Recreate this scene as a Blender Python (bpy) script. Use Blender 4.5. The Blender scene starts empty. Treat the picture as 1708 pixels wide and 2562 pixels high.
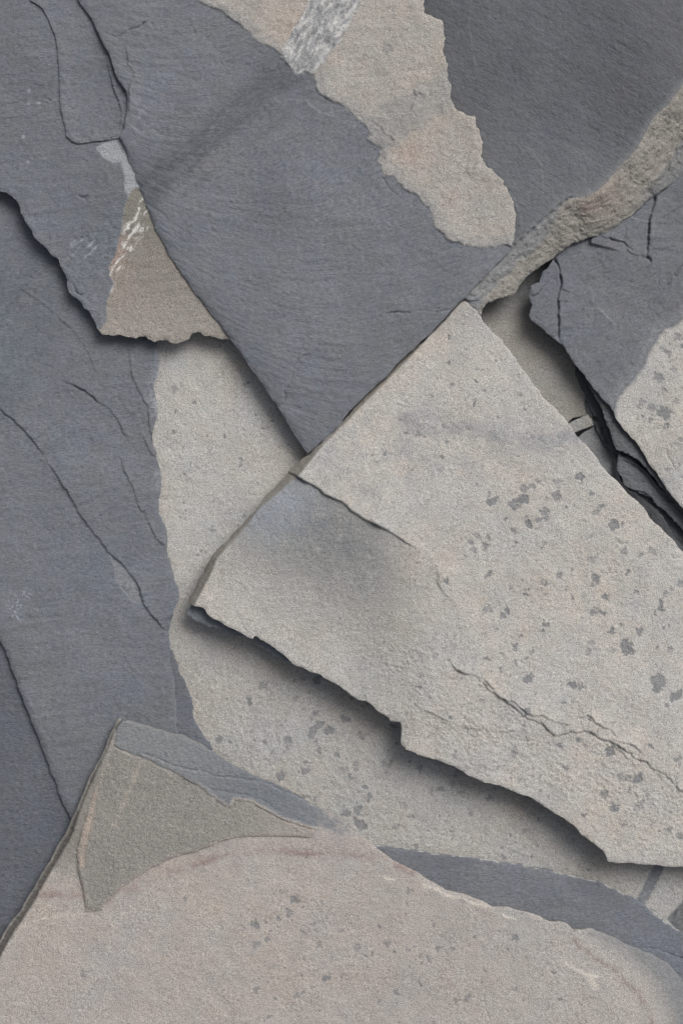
import bpy, math
import numpy as np
S = bpy.context.scene
# ------------------------------------------------------------------ camera, sky, sun, exposure
PX = 1.0/1708.0                # one photo pixel on the ground plane, in metres (frame is 1 m wide)
LENS, SENS = 50.0, 24.0
HC = 1.0*LENS/SENS             # camera height
cam_d = bpy.data.cameras.new('camera'); cam = bpy.data.objects.new('camera', cam_d)
S.collection.objects.link(cam); S.camera = cam
cam.location = (0, 0, HC); cam.rotation_euler = (0, 0, 0)
cam_d.lens = LENS; cam_d.sensor_fit = 'HORIZONTAL'; cam_d.sensor_width = SENS
cam_d.clip_start = 0.05; cam_d.clip_end = 50
S.render.resolution_x = 682; S.render.resolution_y = 1024
SUN_EL, SUN_AZ = math.radians(48), math.radians(38)      # azimuth clockwise from picture top
w = bpy.data.worlds.new('World'); S.world = w; w.use_nodes = True
nt = w.node_tree; bg = nt.nodes['Background']
sky = nt.nodes.new('ShaderNodeTexSky'); sky.sky_type = 'NISHITA'; sky.sun_disc = False
sky.sun_elevation = SUN_EL; sky.sun_rotation = SUN_AZ; sky.dust_density = 6.0; sky.air_density = 0.8
hs = nt.nodes.new('ShaderNodeHueSaturation'); hs.inputs['Saturation'].default_value = .4      # overcast: nearly grey sky
nt.links.new(sky.outputs[0], hs.inputs['Color']); nt.links.new(hs.outputs[0], bg.inputs[0]); bg.inputs[1].default_value = 0.095
sd_ = bpy.data.lights.new('sun', 'SUN'); sun = bpy.data.objects.new('sun', sd_); S.collection.objects.link(sun)
sd_.energy = 1.75; sd_.angle = math.radians(34); sd_.color = (1.0, 0.98, 0.95)
sun.rotation_euler = (math.radians(90)-SUN_EL, 0, -SUN_AZ+math.pi)
sun.rotation_euler = (math.pi/2-SUN_EL, 0, math.pi-SUN_AZ)
S.view_settings.view_transform = 'Standard'; S.view_settings.look = 'None'
S.view_settings.exposure = 0.2; S.view_settings.gamma = 1.0

# ------------------------------------------------------------------ noise
_ang = np.random.RandomState(7).uniform(0, 2*np.pi, 256*256)
_GX = np.cos(_ang).astype(np.float32); _GY = np.sin(_ang).astype(np.float32)
def vnoise(x, y, s=0):                       # gradient noise, about -1..1
    x = np.asarray(x, np.float32); y = np.asarray(y, np.float32); x, y = np.broadcast_arrays(x, y)
    x0 = np.floor(x); y0 = np.floor(y); fx = x-x0; fy = y-y0
    ix = x0.astype(np.int32)+(s*37) % 9973; iy = y0.astype(np.int32)+(s*91) % 9967
    a0 = ix & 255; a1 = (ix+1) & 255; b0 = (iy & 255) << 8; b1 = ((iy+1) & 255) << 8
    u = fx*fx*fx*(fx*(fx*6-15)+10); v = fy*fy*fy*(fy*(fy*6-15)+10); gx = fx-1; gy = fy-1
    i = a0|b0; p = _GX[i]*fx+_GY[i]*fy; i = a1|b0; q = _GX[i]*gx+_GY[i]*fy; p += (q-p)*u
    i = a0|b1; r = _GX[i]*fx+_GY[i]*gy; i = a1|b1; q = _GX[i]*gx+_GY[i]*gy; r += (q-r)*u
    return (p+(r-p)*v)*1.5
def fbm(x, y, sc, octv=4, s=0, gain=0.5, ax=1.0, ay=1.0):
    r = 0; a = 1; t = 0; f = 1.0/sc
    for k in range(octv):
        r = r + a*vnoise(x*f*ax+k*17.3, y*f*ay-k*9.1, s+k*7); t += a; a *= gain; f *= 2.03
    return r/t*1.4
def sm(a, b, x):
    t = np.clip((x-a)/(b-a), 0, 1); return t*t*(3-2*t)

# ------------------------------------------------------------------ traced points -> photo pixels
TO = {1:(0,0),2:(854,0),3:(0,640),4:(854,640),5:(0,1280),6:(854,1280),7:(0,1920),8:(854,1920)}
def T(k, *pts):
    ox, oy = TO[k]; return [(ox+x*0.54464, oy+y*0.54464) for x, y in pts]
def rough(pts, amp=0.06, mn=5.0, seed=1, closed=False, frame_only=True):
    r = np.random.RandomState(seed); P = [np.array(p, float) for p in pts]
    if closed: P.append(P[0])
    while True:
        out = [P[0]]; ch = False
        for a, b in zip(P[:-1], P[1:]):
            d = b-a; L = np.hypot(*d)
            if L > mn:
                n = np.array([-d[1], d[0]]); m = (a+b)/2+n*r.uniform(-1,1)*amp*min(1, 45/L)
                m = m+d*r.uniform(-.12,.12); out.append(m); ch = True
            out.append(b)
        P = out
        if not ch: break
    if closed: P = P[:-1]
    return np.array(P)

class Grid:
    def __init__(s, x0, y0, x1, y1, g):
        s.g = g; s.x0 = x0; s.y0 = y0
        s.nx = int((x1-x0)/g)+2; s.ny = int((y1-y0)/g)+2
        s.X, s.Y = np.meshgrid(x0+np.arange(s.nx)*g, y0+np.arange(s.ny)*g)
    def win(s, ax, ay, bx, by, R):
        i0 = max(0, int((min(ax,bx)-R-s.x0)/s.g)); i1 = min(s.nx, int((max(ax,bx)+R-s.x0)/s.g)+2)
        j0 = max(0, int((min(ay,by)-R-s.y0)/s.g)); j1 = min(s.ny, int((max(ay,by)+R-s.y0)/s.g)+2)
        return slice(j0, max(j0,j1)), slice(i0, max(i0,i1))
    def line(s, P, R):
        """distance to polyline (clamped R), signed side (+ = right of travel on the photo), arc 0..1, nearest point"""
        D = np.full(s.X.shape, float(R)); SG = np.ones(s.X.shape); A = np.zeros(s.X.shape)
        NX = s.X.copy(); NY = s.Y.copy()
        seg = np.hypot(*(P[1:]-P[:-1]).T); cum = np.concatenate([[0], np.cumsum(seg)]); tot = cum[-1]
        for k in range(len(P)-1):
            (ax, ay), (bx, by) = P[k], P[k+1]
            w_ = s.win(ax, ay, bx, by, R); X = s.X[w_]; Y = s.Y[w_]
            if X.size == 0: continue
            dx, dy = bx-ax, by-ay; L2 = dx*dx+dy*dy+1e-9
            t = np.clip(((X-ax)*dx+(Y-ay)*dy)/L2, 0, 1)
            qx = ax+t*dx; qy = ay+t*dy; d = np.hypot(X-qx, Y-qy)
            m = d < D[w_]-1e-9
            D[w_][m] = d[m]; NX[w_][m] = qx[m]; NY[w_][m] = qy[m]
            sg = np.where(dx*(Y-ay)-dy*(X-ax) > 0, 1.0, -1.0)
            # at an end shared by two segments use the summed direction
            SG[w_][m] = sg[m]; A[w_][m] = ((cum[k]+t*seg[k])/tot)[m]
            if k > 0:
                px, py = P[k-1]; e = m & (t <= 0)
                if e.any():
                    tx = (ax-px)/(seg[k-1]+1e-9)+dx/(seg[k]+1e-9); ty = (ay-py)/(seg[k-1]+1e-9)+dy/(seg[k]+1e-9)
                    s2 = np.where(tx*(Y-ay)-ty*(X-ax) > 0, 1.0, -1.0); SG[w_][e] = s2[e]
            if k < len(P)-2:
                nx_, ny_ = P[k+2]; e = m & (t >= 1)
                if e.any():
                    tx = (nx_-bx)/(seg[k+1]+1e-9)+dx/(seg[k]+1e-9); ty = (ny_-by)/(seg[k+1]+1e-9)+dy/(seg[k]+1e-9)
                    s2 = np.where(tx*(Y-by)-ty*(X-bx) > 0, 1.0, -1.0); SG[w_][e] = s2[e]
        return D, SG, A, NX, NY
    def inside(s, P):
        C = np.zeros(s.X.shape, bool); Q = np.roll(P, -1, 0); ys = s.Y[:,0]
        for (ax, ay), (bx, by) in zip(P, Q):
            if ay == by: continue
            r0, r1 = min(ay,by), max(ay,by)
            rows = np.where((ys >= r0) & (ys < r1))[0]
            if len(rows) == 0: continue
            xi = ax+(ys[rows]-ay)*(bx-ax)/(by-ay)
            C[rows] ^= (s.X[rows] < xi[:,None])
        return C
    def region(s, P, R):                      # signed distance, + inside
        D, _, A, NX, NY = s.line(np.vstack([P, P[:1]]), R); I = s.inside(P)
        return np.where(I, D, -D), NX, NY

# ------------------------------------------------------------------ surface builders
class Surf:
    """height (px) and base colour over the grid of one slab"""
    def __init__(s, G, z, col): s.G = G; s.X = G.X; s.Y = G.Y; s.Z = z+np.zeros(G.X.shape); s.C = np.ones(G.X.shape+(3,))*np.array(col); s.K = np.ones(G.X.shape)*0.45; s.F = G.Y.copy(); s.FX = G.X.copy()
    def mix(s, m, col, k=None):
        m = np.clip(m, 0, 1); s.C = s.C*(1-m[...,None])+np.array(col)*m[...,None]
        if k is not None: s.K = s.K*(1-m)+k*m
    def mul(s, f): s.C = s.C*(f[...,None] if f.ndim == 2 else f)
    def step(s, pts, h, R, side=1, fade=(0.08,0.08), amp=.10, seed=3, lip=0.0):
        """cleavage step: surface jumps by h on one side of the line and eases back over R"""
        P = rough(pts, amp, 5, seed); D, SG, A, _, _ = s.G.line(P, R*4.5)
        f = 1.0
        if fade[0] > 0: f = f*sm(0, fade[0], A)
        if fade[1] > 0: f = f*sm(0, fade[1], 1-A)
        L_ = np.hypot(*(P[1:]-P[:-1]).T).sum(); f = f*np.clip(.8+.9*fbm(A*L_, A*0+seed*7.7, 45, 3, seed), .15, 1.4)
        e = np.exp(-D/R)*sm(0, 1, (R*4.5-D)/(R*1.5))
        s.Z += np.where(SG*side > 0, h*f*e, 0)
        if lip: s.Z -= lip*f*np.exp(-(D/3.0)**2)
        return D, SG*side, A, f
    def crack(s, pts, dep=5, wd=2.2, amp=.12, seed=5, fade=(.15,.15)):
        P = rough(pts, amp, 5, seed); D, SG, A, _, _ = s.G.line(P, 14)
        f = 1.0
        if fade[0] > 0: f = f*sm(0, fade[0], A)
        if fade[1] > 0: f = f*sm(0, fade[1], 1-A)
        L_ = np.hypot(*(P[1:]-P[:-1]).T).sum(); q = np.clip(.8+1.0*fbm(A*L_, A*0+seed*3.3, 30, 3, seed), .4, 1.5)
        s.Z -= dep*1.25*f*q*np.exp(-(D/(wd*.85*(.7+.4*q)))**2)
    def bevel(s, pts, slope, R, side=1, cap=1e9, rnd=6, amp=.05, seed=9, fade=(0,0)):
        """surface falls away beyond the line on one side"""
        P = rough(pts, amp, 6, seed); D, SG, A, _, _ = s.G.line(P, R)
        d = np.where(SG*side > 0, D, 0); f = 1.0
        if fade[0] > 0: f = f*sm(0, fade[0], A)
        if fade[1] > 0: f = f*sm(0, fade[1], 1-A)
        s.Z -= np.minimum(slope*(np.sqrt(d*d+rnd*rnd)-rnd), cap)*f
        return np.where(SG*side > 0, D, -D), A
    def flake(s, pts, h, amp=.06, seed=11, R=40, soft=0.1):
        P = rough(pts, amp, 5, seed, closed=True); sd, _, _ = s.G.region(P, R)
        s.Z += h*sm(-soft, soft+0.01, sd); return sd
    def relief(s, big=3, mid=1.0, fine=0.35, seed=0, sc=260, terr=0, tsc=220, lin=0.0):
        X, Y = s.X, s.Y
        s.Z += big*fbm(X, Y, sc, 3, seed)+mid*fbm(X, Y, 45, 3, seed+31)+fine*fbm(X, Y, 9, 2, seed+61)
        if lin: s.Z += lin*fbm(s.FX, s.F, 14, 3, seed+71, ax=.35)
        if terr:
            t = (fbm(X+.4*Y, Y-.2*X, tsc, 5, seed+91, .55)*2.2)
            fl = np.floor(t); fr = t-fl; s.Z += terr*(fl+sm(0, .06, fr)-t*0.8)
    def mottle(s, a=.06, seed=0, sc=120, blue=0.03):
        n = fbm(s.X, s.Y, sc, 4, seed+5); n2 = fbm(s.X, s.Y, sc*1.7, 3, seed+15)
        s.mul(1+a*n); s.C = s.C*(1+np.stack([-n2*blue, 0*n2, n2*blue], -1))
    def spots(s, lst, col, a=.75, dep=1.2, seed=3):
        """irregular dark inclusions: (x, y, radius)"""
        wx = 9*fbm(s.X, s.Y, 16, 3, seed+3); wy = 9*fbm(s.X, s.Y, 16, 3, seed+13)
        M = np.zeros(s.X.shape)
        for (x, y, r) in lst:
            j, i = s.G.win(x, y, x, y, r*2.2+8)
            if s.X[j,i].size == 0: continue
            q = .55+.5*((x*7.13+y*3.77) % 1.0)
            an = (x*1.7+y*2.9) % 3.14; c_, s_ = math.cos(an), math.sin(an)
            dx = s.X[j,i]+wx[j,i]*min(1,r/9)-x; dy = s.Y[j,i]+wy[j,i]*min(1,r/9)-y
            u = (dx*c_+dy*s_); v = (-dx*s_+dy*c_)/q
            m = sm(1.08, .88, np.maximum(np.hypot(u, v), 1.12*np.maximum(abs(u+.3*v), abs(v)))/r)*(.5+.5*((x*5.1+y*1.3) % 1.0))
            M[j,i] = np.maximum(M[j,i], np.minimum(m*(1.7 if r > 12 else 1.0), 1))
        s.mix(M*a, col); s.Z -= dep*M

# ------------------------------------------------------------------ materials
def N(nt, t, **k):
    n = nt.nodes.new(t)
    for a, b in k.items(): setattr(n, a, b)
    return n
def math_(nt, op, a, b=None, c=None, clamp=False):
    n = N(nt, 'ShaderNodeMath', operation=op); n.use_clamp = clamp
    for i, v in enumerate((a, b, c)):
        if v is None: continue
        if isinstance(v, (int, float)): n.inputs[i].default_value = v
        else: nt.links.new(v, n.inputs[i])
    return n.outputs[0]
def top_material():
    m = bpy.data.materials.new('slate_face'); m.use_nodes = True; t = m.node_tree; L = t.links.new
    b = t.nodes['Principled BSDF']
    col = N(t, 'ShaderNodeAttribute', attribute_name='stone'); fl = N(t, 'ShaderNodeAttribute', attribute_name='flow'); gr = N(t, 'ShaderNodeAttribute', attribute_name='grain')
    tc = N(t, 'ShaderNodeTexCoord')
    def noise(vec, sc, det=2, r=.6):
        n = N(t, 'ShaderNodeTexNoise'); n.inputs['Scale'].default_value = sc; n.inputs['Detail'].default_value = det; n.inputs['Roughness'].default_value = r
        L(vec, n.inputs['Vector']); return n.outputs['Fac']
    mp = N(t, 'ShaderNodeMapping'); mp.inputs['Scale'].default_value = (.28, 1, 1); L(fl.outputs['Vector'], mp.inputs['Vector'])
    n1 = noise(tc.outputs['Object'], 640, 2, .7)       # grains about 3 px
    n2 = noise(mp.outputs[0], 520, 3, .65)              # lineation along the cleavage
    n3 = noise(tc.outputs['Object'], 130, 3, .6)
    g = gr.outputs['Fac']
    # colour variation
    a = math_(t, 'MULTIPLY', math_(t, 'SUBTRACT', n1, .5), g)
    a = math_(t, 'MULTIPLY', a, 2.3)
    l = math_(t, 'MULTIPLY', math_(t, 'SUBTRACT', n2, .5), math_(t, 'SUBTRACT', 1.15, g))
    l = math_(t, 'MULTIPLY', l, 1.9)
    c3 = math_(t, 'MULTIPLY', math_(t, 'SUBTRACT', n3, .5), .22)
    f = math_(t, 'ADD', math_(t, 'ADD', math_(t, 'ADD', a, l), c3), 1.0)
    vm = N(t, 'ShaderNodeVectorMath', operation='SCALE'); L(col.outputs['Color'], vm.inputs[0]); L(f, vm.inputs['Scale'])
    L(vm.outputs[0], b.inputs['Base Color'])
    b.inputs['Roughness'].default_value = .72; b.inputs['Specular IOR Level'].default_value = .32
    h = math_(t, 'ADD', math_(t, 'MULTIPLY', n1, math_(t, 'ADD', g, .15)), math_(t, 'MULTIPLY', n2, math_(t, 'SUBTRACT', 1.2, g)))
    h = math_(t, 'ADD', h, math_(t, 'MULTIPLY', n3, 1.2))
    bp = N(t, 'ShaderNodeBump'); bp.inputs['Distance'].default_value = .0014; bp.inputs['Strength'].default_value = .75
    L(h, bp.inputs['Height']); L(bp.outputs[0], b.inputs['Normal'])
    return m
def side_material(name, c1, c2):
    m = bpy.data.materials.new(name); m.use_nodes = True; t = m.node_tree; L = t.links.new
    b = t.nodes['Principled BSDF']; tc = N(t, 'ShaderNodeTexCoord')
    mp = N(t, 'ShaderNodeMapping'); mp.inputs['Scale'].default_value = (18, 18, 420); L(tc.outputs['Object'], mp.inputs['Vector'])
    n = N(t, 'ShaderNodeTexNoise'); n.inputs['Scale'].default_value = 1; n.inputs['Detail'].default_value = 4; L(mp.outputs[0], n.inputs['Vector'])
    n2 = N(t, 'ShaderNodeTexNoise'); n2.inputs['Scale'].default_value = 260; n2.inputs['Detail'].default_value = 3; L(tc.outputs['Object'], n2.inputs['Vector'])
    mx = N(t, 'ShaderNodeMix', data_type='RGBA'); rp = N(t, 'ShaderNodeMapRange'); rp.inputs[1].default_value = .35; rp.inputs[2].default_value = .65
    L(n.outputs['Fac'], rp.inputs[0]); L(rp.outputs[0], mx.inputs[0]); mx.inputs[6].default_value = (*c1, 1); mx.inputs[7].default_value = (*c2, 1)
    L(mx.outputs[2], b.inputs['Base Color']); b.inputs['Roughness'].default_value = .85; b.inputs['Specular IOR Level'].default_value = .25
    bp = N(t, 'ShaderNodeBump'); bp.inputs['Distance'].default_value = .0015; bp.inputs['Strength'].default_value = .8
    L(math_(t, 'ADD', n.outputs['Fac'], n2.outputs['Fac']), bp.inputs['Height']); L(bp.outputs[0], b.inputs['Normal'])
    return m
TOP = top_material()
SIDE_DARK = side_material('slate_edge', (.085,.09,.10), (.15,.155,.165))
SIDE_TAN = side_material('weathered_edge', (.13,.12,.105), (.27,.25,.215))

# ------------------------------------------------------------------ slab mesh
STEP = 2.4
def slab(name, outline, thick, shape, amp=.07, seed=1, side=None, parent=None, taper=.25, step=None, edge=1.6):
    """outline in photo pixels; shape(surface, edge_distance) fills height and colour; thick in px"""
    g = step or STEP
    P = rough(outline, amp, 5, seed, closed=True)
    x0, y0 = P.min(0)-2*g; x1, y1 = P.max(0)+2*g
    G = Grid(x0, y0, x1, y1, g)
    sd, NX, NY = G.region(P, 60)
    s = Surf(G, 0, (.14,.145,.16)); s.sd = sd
    shape(s, np.maximum(sd, 0))
    e = np.maximum(sd, 0)
    s.Z -= edge*np.exp(-e/3.0)*(1+.8*fbm(G.X, G.Y, 14, 2, seed+7))
    ins = sd > 0.25*g*0
    cell = ins[:-1,:-1] | ins[1:,:-1] | ins[:-1,1:] | ins[1:,1:]
    use = np.zeros(ins.shape, bool)
    use[:-1,:-1] |= cell; use[1:,:-1] |= cell; use[:-1,1:] |= cell; use[1:,1:] |= cell
    out = use & ~ins
    X = np.where(out, NX, G.X); Y = np.where(out, NY, G.Y)
    idx = -np.ones(ins.shape, np.int64); idx[use] = np.arange(use.sum())
    vx, vy, vz = X[use], Y[use], s.Z[use]
    cj, ci = np.where(cell)
    q = np.stack([idx[cj,ci], idx[cj+1,ci], idx[cj+1,ci+1], idx[cj,ci+1]], 1)     # ccw seen from above (photo y points down)
    # boundary edges
    c = np.pad(cell, 1); be = []
    a, b, d, l = c[:-2,1:-1][cj,ci], c[2:,1:-1][cj,ci], c[1:-1,2:][cj,ci], c[1:-1,:-2][cj,ci]
    be.append(np.stack([q[~l,0], q[~l,1]], 1)); be.append(np.stack([q[~b,1], q[~b,2]], 1))
    be.append(np.stack([q[~d,2], q[~d,3]], 1)); be.append(np.stack([q[~a,3], q[~a,0]], 1))
    be = np.concatenate(be)
    bv = np.unique(be); mp = -np.ones(len(vx), np.int64); mp[bv] = np.arange(len(bv))
    # outward normal of each boundary vertex
    n = np.zeros((len(bv),2)); ex = vx[be[:,1]]-vx[be[:,0]]; ey = vy[be[:,1]]-vy[be[:,0]]
    for k in (0,1):
        np.add.at(n, mp[be[:,k]], np.stack([-ey, ex], 1))
    n /= np.hypot(n[:,0], n[:,1])[:,None]+1e-9
    rings = 8; vs = [np.stack([vx, vy, vz], 1)]; bx, by, bz = vx[bv], vy[bv], vz[bv]
    sc = (HC/PX-bz)/(HC/PX)
    wx = (bx-854)*sc; wy = (1281-by)*sc                     # already scaled to its own height
    ring_xyz = []
    for r in range(rings):
        t = r/(rings-1)
        jit = 0 if r == 0 else (1.0+1.6*fbm(bx+r*31, by-r*17, 30, 3, seed+r*3)+.8*((r*7) % 3))*min(1, thick/20)
        ins_ = taper*thick*t + np.maximum(jit, 0)
        zz = bz-thick*t*(1+ (0 if r == 0 else .05*fbm(bx, by, 25, 2, seed+50+r)))
        ring_xyz.append(np.stack([wx-n[:,0]*ins_, wy+n[:,1]*ins_, zz], 1))
    scv = (HC/PX-vz)/(HC/PX)
    V = [np.stack([(vx-854)*scv, (1281-vy)*scv, vz], 1)]+ring_xyz
    V = np.concatenate(V)*PX
    n0 = len(vx); nb = len(bv); F = [q]; mi = [np.zeros(len(q), int)]
    for r in range(rings-1):
        A = n0+r*nb+mp[be[:,0]]; B = n0+r*nb+mp[be[:,1]]; A2 = A+nb; B2 = B+nb
        F.append(np.stack([A, A2, B2, B], 1)); mi.append(np.ones(len(A), int))
    F = np.concatenate(F); mi = np.concatenate(mi)
    # underside: a coarse sheet well inside the outline
    k = 5; sub = sd[::k, ::k] > taper*thick+8; cc = sub[:-1,:-1]&sub[1:,:-1]&sub[:-1,1:]&sub[1:,1:]
    bj, bi = np.where(cc); n1_ = len(V)
    bx_, by_ = G.X[::k, ::k], G.Y[::k, ::k]; bz_ = s.Z[::k, ::k]-thick*.97; sb = (HC/PX-bz_)/(HC/PX)
    V = np.concatenate([V, np.stack([((bx_-854)*sb).ravel(), ((1281-by_)*sb).ravel(), bz_.ravel()], 1)*PX]); w_ = bx_.shape[1]
    q0 = n1_+bj*w_+bi; F = np.concatenate([F, np.stack([q0, q0+1, q0+w_+1, q0+w_], 1)]); mi = np.concatenate([mi, np.ones(len(q0), int)])
    me = bpy.data.meshes.new(name)
    me.vertices.add(len(V)); me.vertices.foreach_set('co', V.ravel())
    me.loops.add(F.size); me.loops.foreach_set('vertex_index', F.ravel().astype(np.int32))
    me.polygons.add(len(F)); me.polygons.foreach_set('loop_start', (np.arange(len(F))*4).astype(np.int32))
    me.polygons.foreach_set('material_index', mi.astype(np.int32))
    me.polygons.foreach_set('use_smooth', mi == 0)
    me.update(calc_edges=True); me.validate()
    me.materials.append(TOP); me.materials.append(side or SIDE_DARK)
    def at(nm, ty, key, arr):
        a_ = me.attributes.new(nm, ty, 'POINT'); full = np.zeros((len(V),)+arr.shape[1:]); full[:n0] = arr; a_.data.foreach_set(key, full.ravel().astype(np.float32))
    colr = np.clip(s.C[use], .01, .8); at('stone', 'FLOAT_COLOR', 'color', np.concatenate([colr, np.ones((n0,1))], 1))
    at('grain', 'FLOAT', 'value', np.clip(s.K[use], 0, 1.1))
    at('flow', 'FLOAT_VECTOR', 'vector', np.stack([s.FX[use]*PX, s.F[use]*PX, 0*vx], 1))
    o = bpy.data.objects.new(name, me); S.collection.objects.link(o)
    if parent: o.parent = parent
    return o
def tag(o, label, cat, group=None):
    o['label'] = label; o['category'] = cat
    if group: o['group'] = group
    return o
def thing(name, label, cat, group=None):
    o = bpy.data.objects.new(name, None); S.collection.objects.link(o); o.empty_display_size = .02
    return tag(o, label, cat, group)

DARK = (.128,.137,.155); DARK2 = (.115,.124,.142); BLUE = (.150,.163,.180); BEIGE = (.385,.375,.354); PINK = (.345,.318,.295)
OLIVE = (.224,.216,.198); TAN = (.30,.275,.24); RUST = (.30,.22,.18); QUARTZ = (.60,.59,.57); GREY = (.27,.275,.285)
SPOT = (.155,.162,.172)
def slate(s, seed, base=DARK, big=3, lin=.5, terr=0, tsc=220):
    s.C[:] = base; s.K[:] = .45+.25*fbm(s.X, s.Y, 200, 2, seed+331); s.mottle(.10, seed, 150, .035); s.relief(big, .8, .35, seed, terr=terr, lin=lin, tsc=tsc); s.Z += big*1.3*fbm(s.X, s.Y, 330, 2, seed+301); s.mul(1+.09*fbm(s.X, s.Y, 280, 3, seed+311)); st_ = fbm(s.FX, s.F, 20, 4, seed+321, .6, ax=.13); s.st = (.5+lin)*st_*np.clip(.75+.9*fbm(s.X, s.Y, 150, 2, seed+341), .1, 1.4); s.Z += s.st; s.mul(1+.05*st_); nicks(s, seed+221, 1.3, 40, 120, .15, ax=.5); nicks(s, seed+231, .9, 14, 60, .2, ax=.45)
    n = fbm(s.X, s.Y, 22, 3, seed+44, ax=.5); s.mul(1+.05*n); s.C *= 1+fbm(s.X, s.Y, 45, 4, seed+77, .65)[...,None]*np.array([.04,0,-.05])
def nicks(s, seed, a=1.2, sc=20, msc=70, thr=.12, m=1.0, ax=1.0):
    r = abs(fbm(s.X+.3*s.Y, s.Y-.3*s.X, sc, 3, seed, .55, ax=ax)); k = sm(thr, thr+.25, fbm(s.X, s.Y, msc, 3, seed+3))
    q = sm(.045, .0, r)*k*m; s.Z -= a*q; s.Z += a*.5*sm(.25, .0, r)*k*m
def beige(s, m, seed, base=BEIGE):
    X, Y = s.X, s.Y; n = fbm(X, Y, 90, 4, seed); n2 = fbm(X, Y, 30, 3, seed+9)
    ch = fbm(X, Y, 55, 4, seed+77, .65)[...,None]*np.array([.035,-.012,-.035])
    nicks(s, seed+201, 1.5, 24, 90, .10, np.clip(m,0,1)); nicks(s, seed+211, 1.0, 12, 50, .15, np.clip(m,0,1))
    c = np.array(base)*(1+ch)*(1+.06*n+.05*n2)[...,None]*(1+.03*fbm(X, Y, 200, 3, seed+19)[...,None]*np.array([1,0,-1.4]))
    m = np.clip(m, 0, 1)[...,None]; s.C = s.C*(1-m)+c*m; s.K = s.K*(1-m[...,0])+1.0*m[...,0]
def rspots(n, poly, r0, r1, seed, p=2.0):
    r = np.random.RandomState(seed); P = np.array(poly, float); lo, hi = P.min(0), P.max(0); out = []
    while len(out) < n:
        x, y = r.uniform(lo, hi); c = False
        for (ax, ay), (bx, by) in zip(P, np.roll(P,-1,0)):
            if (ay > y) != (by > y) and x < ax+(y-ay)*(bx-ax)/(by-ay): c = not c
        if c: out.append((x, y, r0+(r1-r0)*r.rand()**p))
    return out
def band(s, a, b, wd, seed=2, soft=14, wob=8):      # distance-based straight band mask
    dx, dy = b[0]-a[0], b[1]-a[1]; L = math.hypot(dx, dy)
    d = ((s.X-a[0])*dy-(s.Y-a[1])*dx)/L+wob*fbm(s.X, s.Y, 60, 3, seed); t = ((s.X-a[0])*dx+(s.Y-a[1])*dy)/L/L
    return sm(wd/2+soft, wd/2-soft, abs(d)), d, t

# ------------------------------------------------------------------ ground below the heap
def f_ground():
    me = bpy.data.meshes.new('ground'); n = 60; xs = np.linspace(-2.2, 2.2, n)
    X, Y = np.meshgrid(xs, xs); Z = -.17+.02*fbm(X*100, Y*100, 30, 4, 4)
    me.from_pydata(np.stack([X.ravel(), Y.ravel(), Z.ravel()], 1).tolist(), [], [(j*n+i, j*n+i+1, (j+1)*n+i+1, (j+1)*n+i) for j in range(n-1) for i in range(n-1)])
    me.materials.append(SIDE_DARK); o = bpy.data.objects.new('ground', me); S.collection.objects.link(o); o['kind'] = 'structure'
f_ground()

# ------------------------------------------------------------------ 1 leftmost low slab
def sh(s, e):
    s.Z += 2+.02*(s.X); slate(s, 11, (.100,.108,.124), 3, .4)
tag(slab('slate_rock', [(-150,1400),(60,1400),(330,1900),(420,2200),(300,2780),(-150,2700)], 60, sh, seed=11),
    'lowest smooth dark slab at lower left, partly under the bigger slab beside it', 'slate rock')

# ------------------------------------------------------------------ 2 pale slab under everything in the middle (with spots)
E_out = [(330,780),(520,700),(720,900),(900,1150),(1250,1700),(1500,1900),(1850,2080),(1850,2420),(1500,2420),(1000,2300),(560,2150),(420,1900),(340,1700),(330,1100)]
def sh(s, e):
    X, Y = s.X, s.Y; s.Z += 8+.004*(X-400)
    s.relief(3, 1.2, .5, 21, lin=.3); beige(s, np.ones(X.shape), 22)
    r = sm(1500, 1750, Y+.15*X)        # lower right is rougher and greyer
    s.C *= (1-.10*r)[...,None]; s.Z += r*1.1*fbm(X, Y, 16, 3, 23)
    s.mix(sm(60, 0, e)*.0, GREY)
    sp = rspots(135, [(760,1620),(1000,1800),(1300,1960),(1480,2180),(940,2110),(600,1950),(520,1830)], 3, 13, 24)+rspots(45, [(420,860),(560,860),(760,1120),(500,1440),(440,1300)], 2.5, 8, 25)
    sp += [(438,975,10),(667,1072,8),(548,1510,7),(1562,1700,9),(795,1700,14),(862,1800,13),(905,1840,12),(985,1822,12),(702,1945,14),(1140,1934,9),(1470,2030,6),(890,1928,9),(760,1780,9)]
    s.spots(sp, SPOT, .75, 1.3, 26)
    for c in (T(3,(1320,835),(1260,900),(1190,990),(1130,1080),(1080,1150),(1040,1190))+T(5,(1000,70),(940,160),(880,240),(830,300)),):
        s.crack(c, 1.8, 1.8, .12, 27, (.05,.1))
    s.crack(T(3,(785,1055),(760,1080),(745,1090)), 2.5, 2, .1, 28); s.crack(T(5,(1500,800),(1460,850),(1440,890),(1470,910)), 3.5, 2.2, .15, 29)
    m, d, t = band(s, (1648,2170), (1600,2262), 26, 30, 4, 3); s.mix(m*.9*(Y > 2100)*(X > 1500), (.16,.17,.19), .5); s.Z -= 2*m*(Y>2120)*(X > 1500)
    sd = s.flake(T(8,(1600,560),(1545,640),(1490,700),(1520,735),(1600,800),(1700,700)), -4, seed=31); s.mix(sm(-2,4,sd), (.13,.135,.14), .5)
    nicks(s, 407, 2.2, 22, 60, -.1, r); nicks(s, 408, 1.6, 12, 40, -.1, np.clip(r+.3,0,1))
    s.crack(T(8,(1640,470),(1590,600),(1500,700)), 5, 2.5, .1, 32)
tag(slab('slate_rock', E_out, 70, sh, seed=21, side=SIDE_TAN),
    'pale speckled slab beneath the big diagonal pale slab, which casts a shadow on it', 'slate rock')

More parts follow.
